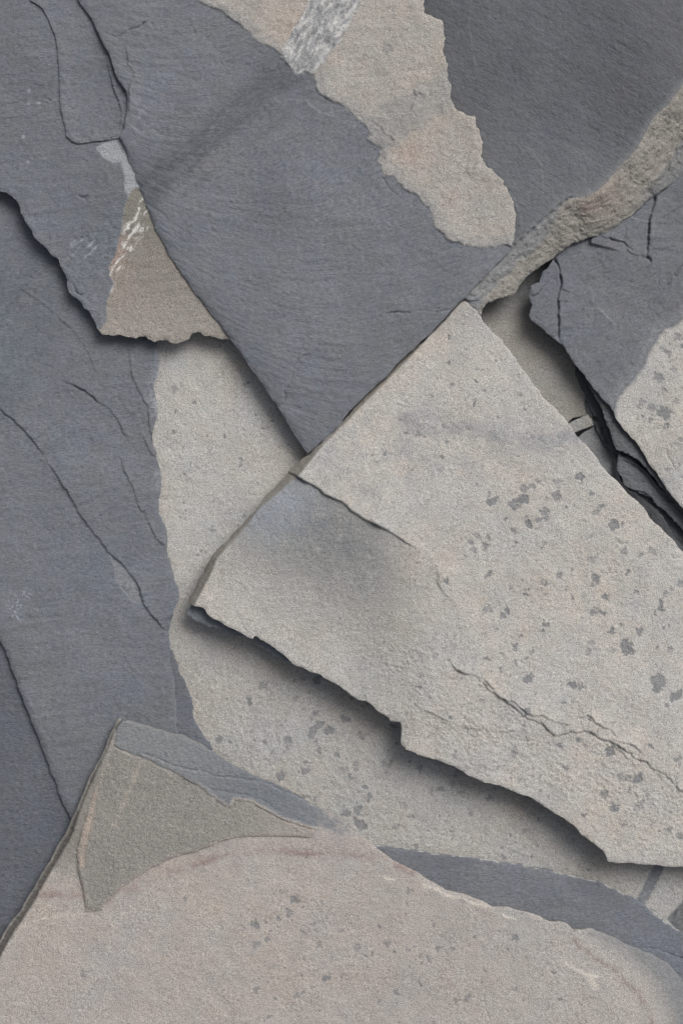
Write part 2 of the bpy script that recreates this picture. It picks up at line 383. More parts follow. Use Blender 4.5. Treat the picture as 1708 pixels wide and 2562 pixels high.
# ------------------------------------------------------------------ 3 big blue grey slab on the left
H_edge = T(3,(722,330),(720,395),(725,440),(730,500),(718,560),(705,610),(718,670),(722,740),(702,800),(700,850),(720,910),(738,1000),(740,1060),(728,1120),(730,1175))+T(5,(730,8),(750,50),(765,90),(768,170),(785,230),(800,310),(820,350),(822,390),(800,450),(785,500),(775,580),(780,670),(800,780),(808,870),(808,980),(820,1030),(880,1250))
H_left = T(7,(420,420),(320,230),(260,80),(225,-5))+T(5,(225,1165),(180,1050),(140,950),(100,850),(70,760),(30,660),(0,595),(-120,380),(-420,-100))
def sh(s, e):
    X, Y = s.X, s.Y; s.Z += 21; s.F = Y+.15*X
    slate(s, 41, (.135,.145,.163), 3.5, .6, .5, 260)
    m, d, t = band(s, (160,660), (0,900), 190, 42, 45, 14); bs = fbm(d, t*290, 22, 4, 471, .6, ay=.15); s.mix(m*np.clip(.5+.7*bs,0,1)*sm(1250,1000,Y), (.108,.124,.142))
    s.mul(1+.05*fbm(X, Y, 400, 2, 43))
    st = s.step
    st(T(3,(0,705),(60,750),(110,800),(160,860),(210,930),(260,1010),(310,1080),(355,1175))+T(5,(400,60),(460,130),(500,190),(560,240),(600,290),(640,350),(660,430),(700,480),(760,555)), 5, 90, -1, (.0,.05), .06, 44)
    st(T(3,(60,110),(150,185),(230,250),(320,330),(380,400),(430,510),(470,580)), 2.2, 40, -1, (.2,.2), .08, 45)
    st(T(3,(275,565),(330,590),(400,630),(450,675),(500,700),(540,750),(560,800),(600,870)), 3.6, 40, -1, (.1,.2), .08, 46)
    st(T(3,(575,400),(600,520),(630,610),(680,690),(690,790),(720,900)), 4, 30, -1, (.2,.1), .1, 47)
    st(T(3,(530,880),(570,990),(620,1100),(650,1175))+T(5,(660,0),(700,90),(715,125),(765,165)), 3.5, 30, -1, (.2,.05), .08, 48)
    st(T(3,(640,800),(680,880),(722,930)), 3, 20, -1, (.1,.1), .1, 49)
    sd = s.flake(T(5,(500,190),(560,240),(600,290),(640,350),(660,425),(605,412),(560,345),(530,300),(520,240)), -2.2, seed=50); s.mix(sm(-2,5,sd)*.35, GREY)
    s.crack(T(5,(550,335),(575,365),(600,410),(645,422)), 2.5, 2, .15, 51)
    s.crack(T(3,(330,590),(400,630),(448,675)), 3.5, 2, .1, 52)
    s.crack(T(3,(0,690),(40,740),(75,770)), 1.8, 1.6, .2, 53); s.crack(T(5,(190,440),(300,360),(480,220)), .9, 1.5, .15, 56); s.crack(T(5,(60,640),(160,615),(300,600)), .8, 1.5, .15, 57)
    s.crack(T(5,(740,480),(800,260),(760,280)), 1.2, 1.5, .1, 58)
    for (x, y, r) in [(38,1520,26),(65,1485,14),(45,1545,10)]:
        s.mix(np.exp(-(np.hypot(X-x, Y-y)/r)**2)*sm(-.1,.5,fbm(X,Y,7,2,54))*.6, (.33,.36,.42))
    for (x, y, r) in [(395,960,20),(388,1000,18),(400,1060,10),(396,1195,10)]:       # pale bruised margin
        s.mix(np.exp(-(np.hypot(X-x, (Y-y)/2.2)/r)**2)*sm(-.4,.4,fbm(X,Y,12,3,55))*.6, (.30,.31,.34), .7)
    s.bevel([(p[0]+25, p[1]) for p in H_left[::-1]][3:], -0, 5)
    s.bevel([(p[0]+14, p[1]-4) for p in H_left], .32, 60, -1, rnd=6, seed=59)
big = thing('slate_rock', 'big blue grey slab with stepped surface filling the left side below the torn edge', 'slate rock')
slab('stone_face', H_edge+H_left+[(-150,1000),(-150,420),(150,420)], 22, sh, seed=41, parent=big, amp=.08, taper=.15)
def sh(s, e):
    s.Z += 16.5; slate(s, 61, DARK2, .5, .4)
slab('lower_layer', T(5,(740,520),(778,590),(800,660),(820,700),(835,760),(870,830),(885,920),(900,970),(930,1025),(965,1060),(975,1115),(1020,1220),(700,1220),(700,600)), 12, sh, seed=61, parent=big, amp=.12, taper=.1)

# ------------------------------------------------------------------ 4 smooth dark slab at lower right
J_out = T(8,(60,330),(140,352),(200,362),(300,374),(380,385),(480,402),(570,408),(640,425),(740,438),(810,446),(910,463),(1010,488),(1110,508),(1160,520),(1220,545),(1300,585),(1390,632),(1460,690),(1530,738),(1600,790),(2000,1010))+[(1850,2640),(1500,2620),(1000,2400),(800,2150)]
def sh(s, e):
    s.Z += 28; slate(s, 71, DARK, 1.5, .25); s.C *= 1.08
    n = fbm(s.X, s.Y, 26, 2, 73); s.mix(sm(3.6,1.0,e)*sm(-.05,.25,n), (.40,.40,.38), .8)
    s.crack(T(8,(1380,830),(1480,850),(1568,880),(1700,900)), 3, 2, .1, 72, (.1,0))
    s.crack(T(8,(1550,890),(1568,870)), 3, 2, .1, 72)
tag(slab('slate_rock', J_out, 20, sh, seed=71, amp=.08, taper=.05), 'smooth dark grey slab at lower right with a chipped pale upper rim', 'slate rock')

# ------------------------------------------------------------------ 5 pink grey slab across the bottom
F_top = T(7,(545,-225),(640,-200),(760,-165),(830,-150),(880,-125),(960,-80),(1040,-30),(1150,30),(1300,95),(1400,150),(1568,240))+T(8,(40,275),(80,310),(140,350),(200,400),(270,445),(330,475),(400,520),(480,565),(535,578),(600,598),(660,622),(690,642),(760,640),(850,665),(910,685),(960,712),(1000,708),(1040,722),(1068,748),(1105,748),(1150,742),(1220,770),(1300,812),(1400,850),(1480,890),(1540,930),(1600,980),(1900,1220))
F_left = T(7,(-180,1060),(0,795),(30,740),(100,650),(160,545),(230,430),(290,320),(340,215),(385,110),(440,-10),(490,-115),(530,-205))
F_in = T(7,(-100,1090),(5,880),(70,760),(150,640),(230,500),(300,380),(345,300),(400,130),(450,20),(500,-80),(548,-190))
def sh(s, e):
    X, Y = s.X, s.Y; s.Z += 48+13*sm(950,300,X); s.relief(5, 1.0, .45, 81, 420, lin=.3); s.F = Y-.25*X
    s.C[:] = PINK; beige(s, np.ones(X.shape), 82, PINK)
    s.mix(sm(900, 1500, X)*.35, BEIGE)
    # curved scallop ridge with rust stain
    arc = T(7,(60,590),(180,590),(350,590),(500,610),(640,545),(760,500),(900,450),(1050,400),(1200,385),(1400,395),(1568,400))+T(8,(60,405),(200,435),(330,480))
    D, SG, A, _, _ = s.G.line(rough(arc, .05, 6, 83), 60)
    n = fbm(X, Y, 22, 4, 84); n_ = fbm(X, Y, 90, 3, 85)
    s.mix(np.exp(-((D+9*n)/9)**2)*np.clip(.5+.8*n_+.7*n,0,.85), (.21,.15,.14), .8)
    s.mix(np.exp(-((D-14)/26)**2)*np.clip(.25+.3*n,0,1)*(SG < 0), (.30,.245,.215))
    w_ = T(7,(70,790),(90,740),(150,710),(220,695),(300,680),(380,668)); D, _, A, _, _ = s.G.line(rough(w_, .08, 5, 86), 24)
    s.mix(np.exp(-((D+2*n)/2.6)**2)*np.clip(.6+.7*n,0,1), (.46,.42,.37)); s.mix(np.exp(-(D/14)**2)*.12, (.45,.40,.34))
    for L_, wd in ((T(8,(380,545),(440,565),(520,600),(600,625),(660,640)),5), (T(8,(200,510),(240,518)),3), (T(8,(740,680),(800,700)),3),(T(8,(1030,905),(1100,940),(1170,965)),5),(T(8,(1140,965),(1165,1010)),7)):
        D, _, A, _, _ = s.G.line(rough(L_, .1, 5, 87), 24); s.mix(np.exp(-(D/wd)**2)*(.75+.5*n), (.56,.52,.47)); s.Z += .8*np.exp(-(D/wd)**2)
    # grey lower right corner behind rust line
    rl = T(8,(1040,760),(1100,830),(1180,890),(1250,930),(1320,1000),(1390,1080),(1430,1180),(1450,1400)); D, SG, A, _, _ = s.G.line(rough(rl, .06, 6, 88), 160)
    s.mix(np.exp(-((D+7*n)/7)**2)*np.clip(.5+.9*n,0,.8), (.23,.175,.155)); s.mix(np.where(SG < 0, sm(8, 85, D), 0)*(X>1380)*.95, (.165,.172,.18), .7)
    s.Z -= np.where(SG < 0, .0018*D*D, 0)*(X > 1380)
    s.mix(sm(2235,2120,Y+.4*n*60)*sm(330,230,X)*.85, (.195,.185,.165))
    # dark upper layer along the top edge + olive flake
    up = T(7,(545,-225),(520,-100),(560,-75),(640,-50),(740,0),(830,40),(900,80),(960,130),(1020,170),(1058,188),(1080,150),(1160,165),(1240,210),(1320,250),(1400,275),(1480,290),(1568,330))+T(8,(60,320),(150,355),(100,200),(0,0),(0,-400))
    sd = s.flake(up+T(7,(900,-500),(400,-500)), 0, .06, 89); m = sm(-1, 3, sd); s.mix(m*sm(960, 740, X+60*n)*sm(3,12,sd), BLUE, .5); s.mix(m*sm(640, 440, X), (.185,.192,.20), .45)
    s.mix(sm(60,0,e)*sm(1000,820,X)*sm(560,700,X)*.0, GREY)
    s.Z += m*sm(880, 700, X)*3.2
    s.crack(T(7,(600,-80),(700,-50),(900,15),(1010,45),(1100,50),(1250,80),(1400,150),(1500,210)), 2.2, 2.2, .1, 90, (.1,.1))
    s.crack(T(7,(900,70),(1000,110),(1100,125),(1200,150),(1300,215)), 1.8, 2, .1, 91, (.1,.2))
    ol = T(7,(520,-90),(560,-72),(640,-45),(740,5),(830,40),(900,80),(960,130),(1020,170),(1052,188),(1062,180),(1080,150),(1160,165),(1240,210),(1320,250),(1380,268),(1445,290),(1440,312),(1420,322),(1300,316),(1200,316),(1080,322),(1000,345),(900,388),(800,412),(680,470),(600,520),(530,580),(490,615),(470,655),(395,662),(385,590),(360,480),(355,380),(390,250),(430,120),(470,20))
    sd = s.flake(ol, 0, .025, 92); m = sm(-.5, 2.5, sd); m0 = m
    s.mix(m, np.array(OLIVE), .95); s.mix(m*sm(560, 760, X)*.6, (.30,.28,.25)); s.mix(m*sm(.0,.8,n)*.25, (.30,.29,.265))
    lb = T(7,(640,0),(570,140),(500,280),(400,310),(370,400),(385,480)); D, SG, A, _, _ = s.G.line(rough(T(7,(490,-60),(440,80),(410,250),(385,350),(372,450)), .05, 6, 93), 50)
    s.mix(np.exp(-(D/9)**2)*(.55+.4*n)*m, (.40,.32,.26)); D, _, _, _, _ = s.G.line(rough(T(7,(650,-20),(590,110),(560,190),(520,270)), .08, 6, 94), 40); s.mix(np.exp(-(D/8)**2)*(.25+.6*n)*m, (.40,.35,.29))
    s.Z += m*2.5*np.exp(-((X-232-.36*(2110-Y))/22)**2)
    D, _, _, _, _ = s.G.line(rough(T(7,(1445,290),(1440,312),(1420,322),(1300,316),(1200,316),(1080,322),(1000,345),(900,388),(800,412),(680,470),(600,520),(530,580)), .02, 6, 92), 20)
    s.crack(T(7,(230,720),(210,780),(180,825)), 2.5, 2, .12, 95); s.crack(T(7,(165,840),(130,910),(110,980)), 1.4, 1.6, .12, 96)
    s.crack(T(8,(160,1055),(140,1110),(122,1165)), 2.5, 1.8, .12, 97); s.crack(T(8,(655,1030),(665,1120),(680,1180)), 1.6, 1.6, .12, 98)
    s.crack(T(7,(525,435),(512,465)), 3, 2.2, .1, 99)
    sp = rspots(150, [(700,2230),(900,2260),(1300,2350),(1500,2520),(1400,2700),(600,2700),(560,2480)], 2.5, 9, 100)+[(640,2315,13),(604,2322,9),(722,2286,14),(738,2255,13),(705,2232,6),(804,2262,8),(640,2365,9),(668,2352,8),(785,2315,8),(463,2252,8),(555,2482,6),(742,2494,8),(792,2494,5),(815,2450,13),(1024,2230,9),(1098,2376,10),(1140,2505,9),(1016,2260,5),(892,2370,9),(1288,2350,10),(1440,2540,9),(850,2330,7),(760,2335,9),(205,2440,11)]
    s.spots(sp, SPOT, .75, 1.2, 101)
    s.bevel(F_in, 1.5, 60, -1, cap=60, rnd=3, seed=102)
    D, SG, A, _, _ = s.G.line(rough(F_in, .04, 6, 102), 60); f = sm(0, 6, D)*(SG < 0)
    st = fbm(X, Y, 7, 3, 103); st2 = fbm(D*1.0+2*n, D*0, 5, 2, 104)
    s.mix(f*.92, (.135,.125,.112), .8); s.C *= (1+f*.4*(st2+st*.6))[...,None]; s.mix(f*sm(7,3.5,e+1.5*n)*.8, (.31,.295,.27)); s.Z += f*3.5*sm(7,3,e); s.Z += f*(1.6*st2+.6*st)
bot = thing('slate_rock', 'wide pinkish slab across the bottom with rust stains and an olive flake', 'slate rock')
slab('stone_face', F_top+[(1850,2700),(-150,2700)]+F_left, 30, sh, seed=81, side=SIDE_TAN, amp=.05, taper=.1, parent=bot)
OL = T(7,(470,20),(535,-60),(560,-68),(640,-43),(740,7),(830,42),(900,82),(960,132),(1020,172),(1052,190),(1062,182),(1080,152),(1160,167),(1240,212),(1320,252),(1380,268),(1445,290),(1440,312),(1420,322),(1300,316),(1200,316),(1080,322),(1000,345),(900,388),(800,412),(680,470),(600,520),(530,580),(490,615),(470,655),(395,662),(385,590),(360,480),(355,380),(390,250),(430,120))
def shf(s, e):
    sh(s, e); s.Z += 1.4+3.4*sm(1990,2110,s.Y)+1.2*np.exp(-((e-7)/5)**2)*sm(2050,2100,s.Y); n = fbm(s.X, s.Y, 26, 3, 460); s.mix(sm(9,2,e)*sm(2010,2060,s.Y)*(.5+.5*n), (.33,.28,.25)); s.K[:] = 1.1; s.Z += .9*fbm(s.X, s.Y, 8, 3, 461)
slab('flake', OL, 8, shf, seed=108, side=SIDE_TAN, amp=.02, taper=.1, parent=bot, edge=.9)

# ------------------------------------------------------------------ 6 stones in the gap at right
def sh(s, e):
    X, Y = s.X, s.Y; c = (X-1330)*.8-(Y-850)*.45
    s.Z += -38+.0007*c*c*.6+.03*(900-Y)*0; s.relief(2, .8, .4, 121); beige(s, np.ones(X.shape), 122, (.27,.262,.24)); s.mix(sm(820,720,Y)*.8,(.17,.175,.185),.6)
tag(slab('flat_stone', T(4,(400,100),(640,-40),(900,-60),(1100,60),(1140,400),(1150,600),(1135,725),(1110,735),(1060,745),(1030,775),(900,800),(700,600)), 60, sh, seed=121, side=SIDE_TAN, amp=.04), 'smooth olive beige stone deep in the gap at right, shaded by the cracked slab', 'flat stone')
def sh(s, e):
    s.Z += -30+.1*(s.X-1450); s.relief(1, 1, .5, 131); beige(s, np.ones(s.X.shape), 132, (.30,.295,.275))
tag(slab('stone_chip', T(4,(1030,775),(1075,752),(1132,728),(1148,748),(1158,778),(1120,792),(1072,812),(1040,830)), 22, sh, seed=131, side=SIDE_TAN, amp=.05, taper=.15, step=2), 'small pale angular chip wedged at the end of the smooth stone in the gap', 'stone chip')
def sh(s, e):
    s.Z += -40-.1*(s.X-1480); s.relief(1.5, 1.2, .5, 141); s.C[:] = (.19,.197,.205); s.K[:] = .6; s.mottle(.1, 142, 50)
tag(slab('flat_stone', T(4,(1000,860),(1088,832),(1130,800),(1165,778),(1200,840),(1235,895),(1250,960),(1262,1030),(1290,1070),(1360,1150),(1300,1200),(1100,1100)), 50, sh, seed=141, amp=.06), 'narrow blue grey stone in the gap just below the pale chip', 'flat stone')
def sh(s, e):
    X, Y = s.X, s.Y; s.Z += -34; slate(s, 151, (.10,.105,.112), 4, .4, 2.0, 90)
    s.step(T(4,(1050,460),(1075,540),(1110,640),(1160,740),(1210,850)), 5, 25, -1, (0,.1), .1, 152); s.crack(T(4,(1140,740),(1190,770),(1210,850),(1240,900)), 8, 4, .1, 153)
lay = thing('layered_slate', 'dark splintered slate layers with black gaps under the cracked slab at right', 'slate')
slab('stone_face', T(4,(1000,380),(1060,470),(1080,560),(1120,650),(1135,730),(1155,770),(1190,830),(1225,890),(1262,945),(1270,1000),(1300,1060),(1350,1085),(1400,1130),(1480,1200))+[(1850,1560),(1850,1200),(1500,800)], 30, sh, seed=151, parent=lay, amp=.09)
def sh(s, e):
    X, Y = s.X, s.Y; s.Z += -14; slate(s, 161, (.115,.12,.128), 3, .4, 2.0, 80)
    s.crack(T(4,(1290,930),(1380,990),(1440,1060),(1520,1130)), 5, 3, .1, 163, (.1,0)); s.crack(T(4,(1340,1085),(1380,1090),(1440,1130)), 4, 3, .1, 164)
slab('upper_layer', T(4,(1270,905),(1320,925),(1385,980),(1440,1040),(1500,1090),(1700,1240))+[(1900,1400),(1880,1560)]+T(4,(1640,1330),(1500,1190),(1420,1110),(1340,1075),(1300,1055),(1265,985)), 14, sh, seed=161, parent=lay, amp=.09)
def sh(s, e):
    X, Y = s.X, s.Y; s.Z += 2; slate(s, 171, (.10,.105,.11), 3, .5, 2.0, 60)
slab('upper_layer', T(4,(1070,470),(1110,540),(1160,640),(1200,720),(1232,800),(1262,890),(1330,920),(1400,975),(1470,1065),(1568,1180),(1700,1320))+[(1850,1480),(1850,1200),(1500,850)], 12, sh, seed=171, parent=lay, amp=.08)

# ------------------------------------------------------------------ 7 cracked slab on the right
G_edge = T(4,(1000,-60),(980,5),(950,50),(920,75),(910,120),(870,135),(860,180),(875,225),(862,270),(875,300),(930,340),(1000,400),(1050,460),(1100,530),(1150,600),(1200,660),(1250,715),(1265,755),(1320,820),(1380,900),(1430,980),(1480,1050),(1568,1160),(1700,1330))
def sh(s, e):
    X, Y = s.X, s.Y; s.Z += 26+.01*(X-1400); s.F = Y+.5*X; slate(s, 181, (.130,.137,.152), 4, .4, .9, 170)
    bd = T(4,(1700,200),(1568,280),(1480,325),(1430,400),(1390,480),(1340,560),(1290,610),(1250,690),(1230,760)); D, SG, A, _, _ = s.G.line(rough(bd, .12, 6, 182), 300)
    m = np.where(SG < 0, sm(0, 14, D), 0); m = np.maximum(m, ((Y > 900) & (X > 1640))*1.0)
    beige(s, m, 183); n = fbm(X, Y, 30, 4, 184)
    sp = [(1645,945,16),(1660,1030,18),(1625,1022,11),(1598,1018,9),(1605,1040,7),(1660,1035,14),(1690,1110,9)]+rspots(90, [(1708,820),(1620,900),(1580,1000),(1700,1240),(1900,1400),(1900,800)], 2.5, 12, 185)
    s.spots([q for q in sp], SPOT, .8, 1.4, 186)
    s.mix(np.exp(-(D/22)**2)*(SG > 0)*.35, (.25,.26,.275))
    s.crack(T(4,(975,10),(1000,60),(1003,150),(995,220),(1000,300),(995,390)), 6, 2.4, .1, 187, (.02,.05))
    s.step(T(4,(975,10),(1000,60),(1003,150),(995,220),(1000,300),(995,390)), 7, 45, -1, (.35,.35), .1, 187)
    s.crack(T(2,(1440,900),(1415,1000),(1410,1100),(1405,1185)), 7, 2.6, .08, 188, (.02,.1)); s.step(T(2,(1440,900),(1415,1000),(1410,1100),(1405,1185)), 7, 45, -1, (.4,.4), .08, 188)
    s.crack(T(4,(1395,5),(1415,15),(1420,30)), 8, 4, .1, 189, (.1,.1)); s.crack(T(4,(1600,20),(1568,50),(1525,98)), 9, 3.5, .05, 190, (0,.1))
    s.crack(T(4,(1515,115),(1440,200),(1390,255)), 2.2, 2, .08, 191); s.step(T(4,(1100,235),(1180,240),(1220,280),(1260,325)), 4, 25, 1, (.1,.2), .1, 192)
    s.step(T(4,(1150,140),(1152,180),(1158,225)), 2.5, 20, 1, (.1,.2), .1, 193); s.step(T(4,(960,60),(955,110),(910,160),(880,190)), 4, 20, 1, (.1,.1), .1, 194)
    s.bevel(T(2,(1300,1160),(1420,1185),(1540,1150),(1700,1060)), .12, 90, 1, cap=9, rnd=8, amp=.08, seed=450); s.step(T(2,(1180,1070),(1280,1110),(1340,1165),(1400,1180)), 2.0, 50, -1, (.1,.05), .1, 451); s.step(T(4,(1568,40),(1480,150),(1390,260),(1350,300)), 2.2, 80, -1, (.1,.4), .06, 452); s.crack(T(2,(1220,1085),(1280,1110),(1340,1160)), 4, 2.2, .15, 195); s.crack(T(2,(1300,1040),(1310,1060),(1285,1100)), 3, 2.2, .15, 196)
    s.step(T(2,(1350,960),(1290,1010),(1240,1050)), 4, 30, 1, (.1,.1), .1, 197)
    s.crack(T(4,(1490,870),(1500,930),(1540,990)), 2, 2, .12, 198)
tag(slab('slate_rock', G_edge+[(1850,1480),(1850,400),(1500,420)], 16, sh, seed=181, side=SIDE_DARK, amp=.07, taper=.5),
    'cracked dark slab at right edge turning pale beige and spotted lower down', 'slate rock')

# ------------------------------------------------------------------ 8 slab at upper left with the torn lower edge
A_edge = T(1,(-120,850),(0,876),(35,885),(65,910),(88,940),(92,965),(105,990),(118,1020),(150,1075),(200,1125),(240,1175))+T(3,(272,15),(290,70),(310,110),(315,160),(330,182),(365,205),(385,240),(410,255),(430,290),(445,330),(465,358),(520,368),(550,360),(600,372),(625,380),(640,370),(668,368),(680,382),(712,396),(730,388),(765,386),(785,400),(810,403),(840,395),(870,380),(885,355),(905,348),(925,355),(935,368),(980,372),(1010,382),(1060,387),(1200,400))
def sh(s, e):
    X, Y = s.X, s.Y; s.Z += 60+.01*(600-Y); s.F = Y+.12*X; slate(s, 201, DARK, 4, .5, .5, 200)
    n = fbm(X, Y, 24, 4, 202); n2 = fbm(X, Y, 80, 3, 203)
    s.C *= (1+.06*sm(300,700,Y))[...,None]
    m, d, t = band(s, (310,560), (160,720), 110, 204, 30, 12); s.mix(m*.45*(X < 330)*(Y > 380), (.125,.145,.165))
    s.step(T(1,(480,250),(520,400),(560,520),(550,600)), 5, 22, -1, (.2,.2), .05, 206)
    # pale bruised patch
    pp = T(1,(440,675),(490,640),(545,620),(610,700),(680,850),(590,915),(572,830),(555,745),(520,745),(470,715)); sd = s.flake(pp, -1.5, .08, 207); s.mix(sm(-4,5,sd+3*n), (.27,.28,.30), .8)
    # tan part with the quartz vein
    tn = T(1,(625,855),(800,950),(900,1175))+T(3,(1250,420),(1000,520),(700,480),(440,440),(440,350),(470,330),(490,290),(490,200),(520,130),(500,50),(530,0),(560,-120),(575,-240),(600,-300)); sd = s.flake(tn, -.8, .09, 208); mt = sm(-2,3,sd+2*n)
    beige(s, mt, 209, (.225,.203,.18)); s.mix(mt*sm(660,840,Y)*.6, (.30,.28,.255))
    s.mix(mt*sm(620,520,Y-.1*X), (.19,.18,.158), .9)
    _, d, t = band(s, (360,520), (268,690), 60, 210); s.mix(mt*np.exp(-((d+20)/30)**2)*.75*sm(560,640,Y), (.33,.235,.195), .9)
    v = fbm(X*.5+Y*.87*.3, Y, 14, 3, 211); st = fbm(d+3*n, t*150, 9, 4, 212, .6, ay=.3)
    vm = mt*sm(32, 14, abs(d-3))*sm(-.02,.4,st+.2*n); s.mix(vm, QUARTZ, .9); s.Z += vm*1.2
    s.mix(sm(.2,.7,fbm(X*.8-Y*.6, X*.6+Y*.8, 12, 3, 213, ax=.3, ay=1.6))*np.exp(-(np.hypot(X-215, Y-620)/48)**2)*.75, (.34,.37,.41), .8)
    s.mix(sm(14,0,e)*.25*(X>230)*(1-mt), BLUE); s.Z += 1.6*n*sm(60,8,e); s.Z += 1.2*np.abs(n)*((X > 170) & (X < 290) & (Y > 560))
    for c, dd in ((T(1,(340,890),(370,905),(390,905),(410,895)),2.5), (T(1,(360,890),(400,930)),1.5), (T(1,(200,450),(235,465)),2), (T(3,(320,120),(345,160),(385,185)),2.5), (T(1,(375,730),(400,745)),1.5)): s.crack(c, dd, 2, .15, 214)
    for k, (x, y) in enumerate([(72,258),(73,225),(60,340),(70,405),(58,342),(97,257)]): s.mix(np.exp(-(np.hypot(X-x, Y-y)/4)**2)*.6, (.35,.37,.40))
upl = thing('slate_rock', 'dark slab at upper left with a brown quartz veined patch and a torn lower edge', 'slate rock')
slab('stone_face', A_edge+[(760,700),(480,100),(460,-150),(-150,-150),(-150,470)], 18, sh, seed=201, side=SIDE_TAN, amp=.09, taper=.45, parent=upl)
def shf(s, e):
    sh(s, e); s.Z += 2.2+3*np.exp(-e/30)
slab('flake', T(1,(90,-275),(140,0),(190,30),(225,90),(250,150),(265,230),(272,330),(275,420),(278,500),(295,570),(305,625),(330,648),(355,658),(420,648),(490,642),(545,632),(620,600),(620,400),(540,200),(420,-275)), 7, shf, seed=215, side=SIDE_DARK, amp=.035, taper=.1, parent=upl, edge=.9)

# ------------------------------------------------------------------ 9 dark slab at upper right with weathered sloping face
C_in = T(2,(1900,60),(1700,260),(1568,385),(1540,420),(1500,480),(1430,540),(1390,610),(1340,700),(1260,780),(1200,850),(1130,900),(1085,906),(1050,908),(1000,945),(950,990),(900,1030),(840,1090),(790,1130),(755,1165),(700,1225),(600,1330))
C_out = T(2,(2000,520),(1700,690),(1568,800),(1540,830),(1440,895),(1400,925),(1310,1000),(1240,1055),(1180,1080),(1100,1105),(1060,1115),(1000,1160))+T(4,(980,0),(950,25),(900,60),(850,95),(830,120),(810,150),(790,180),(740,190),(700,205),(670,215),(650,240),(640,278),(615,262),(585,238),(545,225),(500,215),(440,200))
def sh(s, e):
    X, Y = s.X, s.Y; s.Z += 65+.04*(X-1200); s.F = Y-.6*X; slate(s, 221, (.095,.100,.112), 5, .35)
    s.mix(sm(250,560,Y)*.4, (.165,.17,.185)); n = fbm(X, Y, 30, 4, 222)
    D, SG, A, _, _ = s.G.line(rough(C_in, .05, 6, 223), 170)
    s.mix(np.where(SG > 0, np.exp(-(D/12)**2), 0)*.35, (.24,.245,.24), .7)
    dd = np.where(SG < 0, D, 0); s.Z -= .55*(np.sqrt(dd*dd+100)-10)*sm(1150,1330,X)+ .35*(np.sqrt(dd*dd+60)-7.7)*sm(1330,1150,X)
    f = np.where(SG < 0, sm(0, 3, D), 0)
    tan_ = f*sm(1370, 1440, X+.7*(700-Y)*.6+10*n)
    rr = fbm(D+8*n, A*1500, 15, 4, 224, .6, ax=1.3, ay=.2); rr2 = fbm(D+5*n, A*1500, 10, 4, 225, .65, ax=1.0, ay=.22)
    beige(s, f, 226, (.235,.235,.232)); gz = f*sm(30,44,D+6*n+sm(1360,1440,X)*60); s.mix(gz*.9, (.27,.255,.225), .95); s.mix(f*sm(1330,1430,X)*.8, (.25,.235,.21), .95); s.mix(f*(1-gz)*sm(1430,1380,X)*.5, (.20,.205,.21), .7)
    s.mix(f*np.exp(-(np.hypot((X-1468), (Y-520))/24)**2)*.6*np.clip(.7+n,0,1), (.21,.155,.14)); s.mix(f*.3*np.exp(-(np.hypot((X-1500), (Y-480)/1.3)/50)**2), RUST)
    s.C *= (1+f*(.16*rr2+.12*n))[...,None]; s.Z += f*sm(0,18,D)*(3.6*rr2+2.6*fbm(X, Y, 40, 3, 227)+3.2*np.abs(rr))
    g2 = f*sm(1240, 1150, X)*0
    s.mix(f*sm(18, 3, e)*.5*(X > 1290), (.21,.205,.19)); s.mix(f*sm(80,95,D)*sm(1580,1640,X)*.8, (.17,.175,.18), .6)
    s.mix(np.exp(-(np.hypot(X-1178, Y-760)/26)**2)*.9, (.20,.21,.23), .5)
    s.crack(T(2,(700,1220),(755,1165),(790,1130),(840,1090),(900,1030),(950,990),(1000,945),(1050,908),(1085,908)), 5.5, 3.2, .05, 228, (.0,.1))
    s.step(T(2,(790,1130),(840,1090),(900,1030),(950,990),(1000,945),(1050,908),(1085,908),(1110,920)), 5, 26, 1, (.0,.15), .05, 228)
    s.step(T(2,(600,-40),(585,60),(590,150),(610,250),(640,400)), 2, 30, 1, (.1,.3), .05, 229); s.step(T(2,(820,640),(880,700),(920,760),(930,860),(900,950)), 2.0, 40, 1, (.2,.2), .04, 230)
    s.step(T(2,(790,900),(820,980),(830,1060),(800,1110)), 3, 12, 1, (.1,.2), .05, 231); s.crack(T(2,(740,78),(758,86)), 1.5, 1.6, .1, 232)
    s.step(T(2,(1305,150),(1300,220),(1265,270)), 1.2, 20, 1, (.2,.2), .08, 233)
tag(slab('slate_rock', C_out+[(1000,760),(900,300),(900,-150),(1850,-150)], 26, sh, seed=221, side=SIDE_TAN, amp=.08, taper=.2),
    'smooth dark slab at upper right with a rough tan weathered sloping edge', 'slate rock')

# ------------------------------------------------------------------ 10 dark central slab
B_left = T(1,(330,-180),(345,-40),(360,0),(405,60),(440,130),(470,190),(500,240),(515,290),(540,360),(578,410),(586,450),(580,520),(572,590),(546,626),(570,665),(590,720),(610,780),(640,860),(665,930),(700,1010),(740,1100),(775,1170))+T(3,(820,60),(880,150),(950,240),(1000,300),(1060,385),(1130,480),(1200,580),(1250,660),(1290,715),(1340,800),(1380,860),(1415,910))
B_low = T(3,(1450,880),(1500,835),(1568,765))+T(4,(60,690),(130,620),(200,560),(270,480),(340,420),(400,365),(450,310),(510,245),(540,212),(570,190),(620,130),(680,75),(745,5))+T(2,(785,1135))
K_right = T(2,(385,-180),(380,0),(378,55),(410,68),(440,85),(462,92),(470,150),(472,200),(480,260),(490,340),(500,420),(520,490),(560,515),(612,530),(615,570),(635,610),(645,680),(660,755),(700,785),(745,828),(765,880),(790,940),(798,1000),(792,1080))
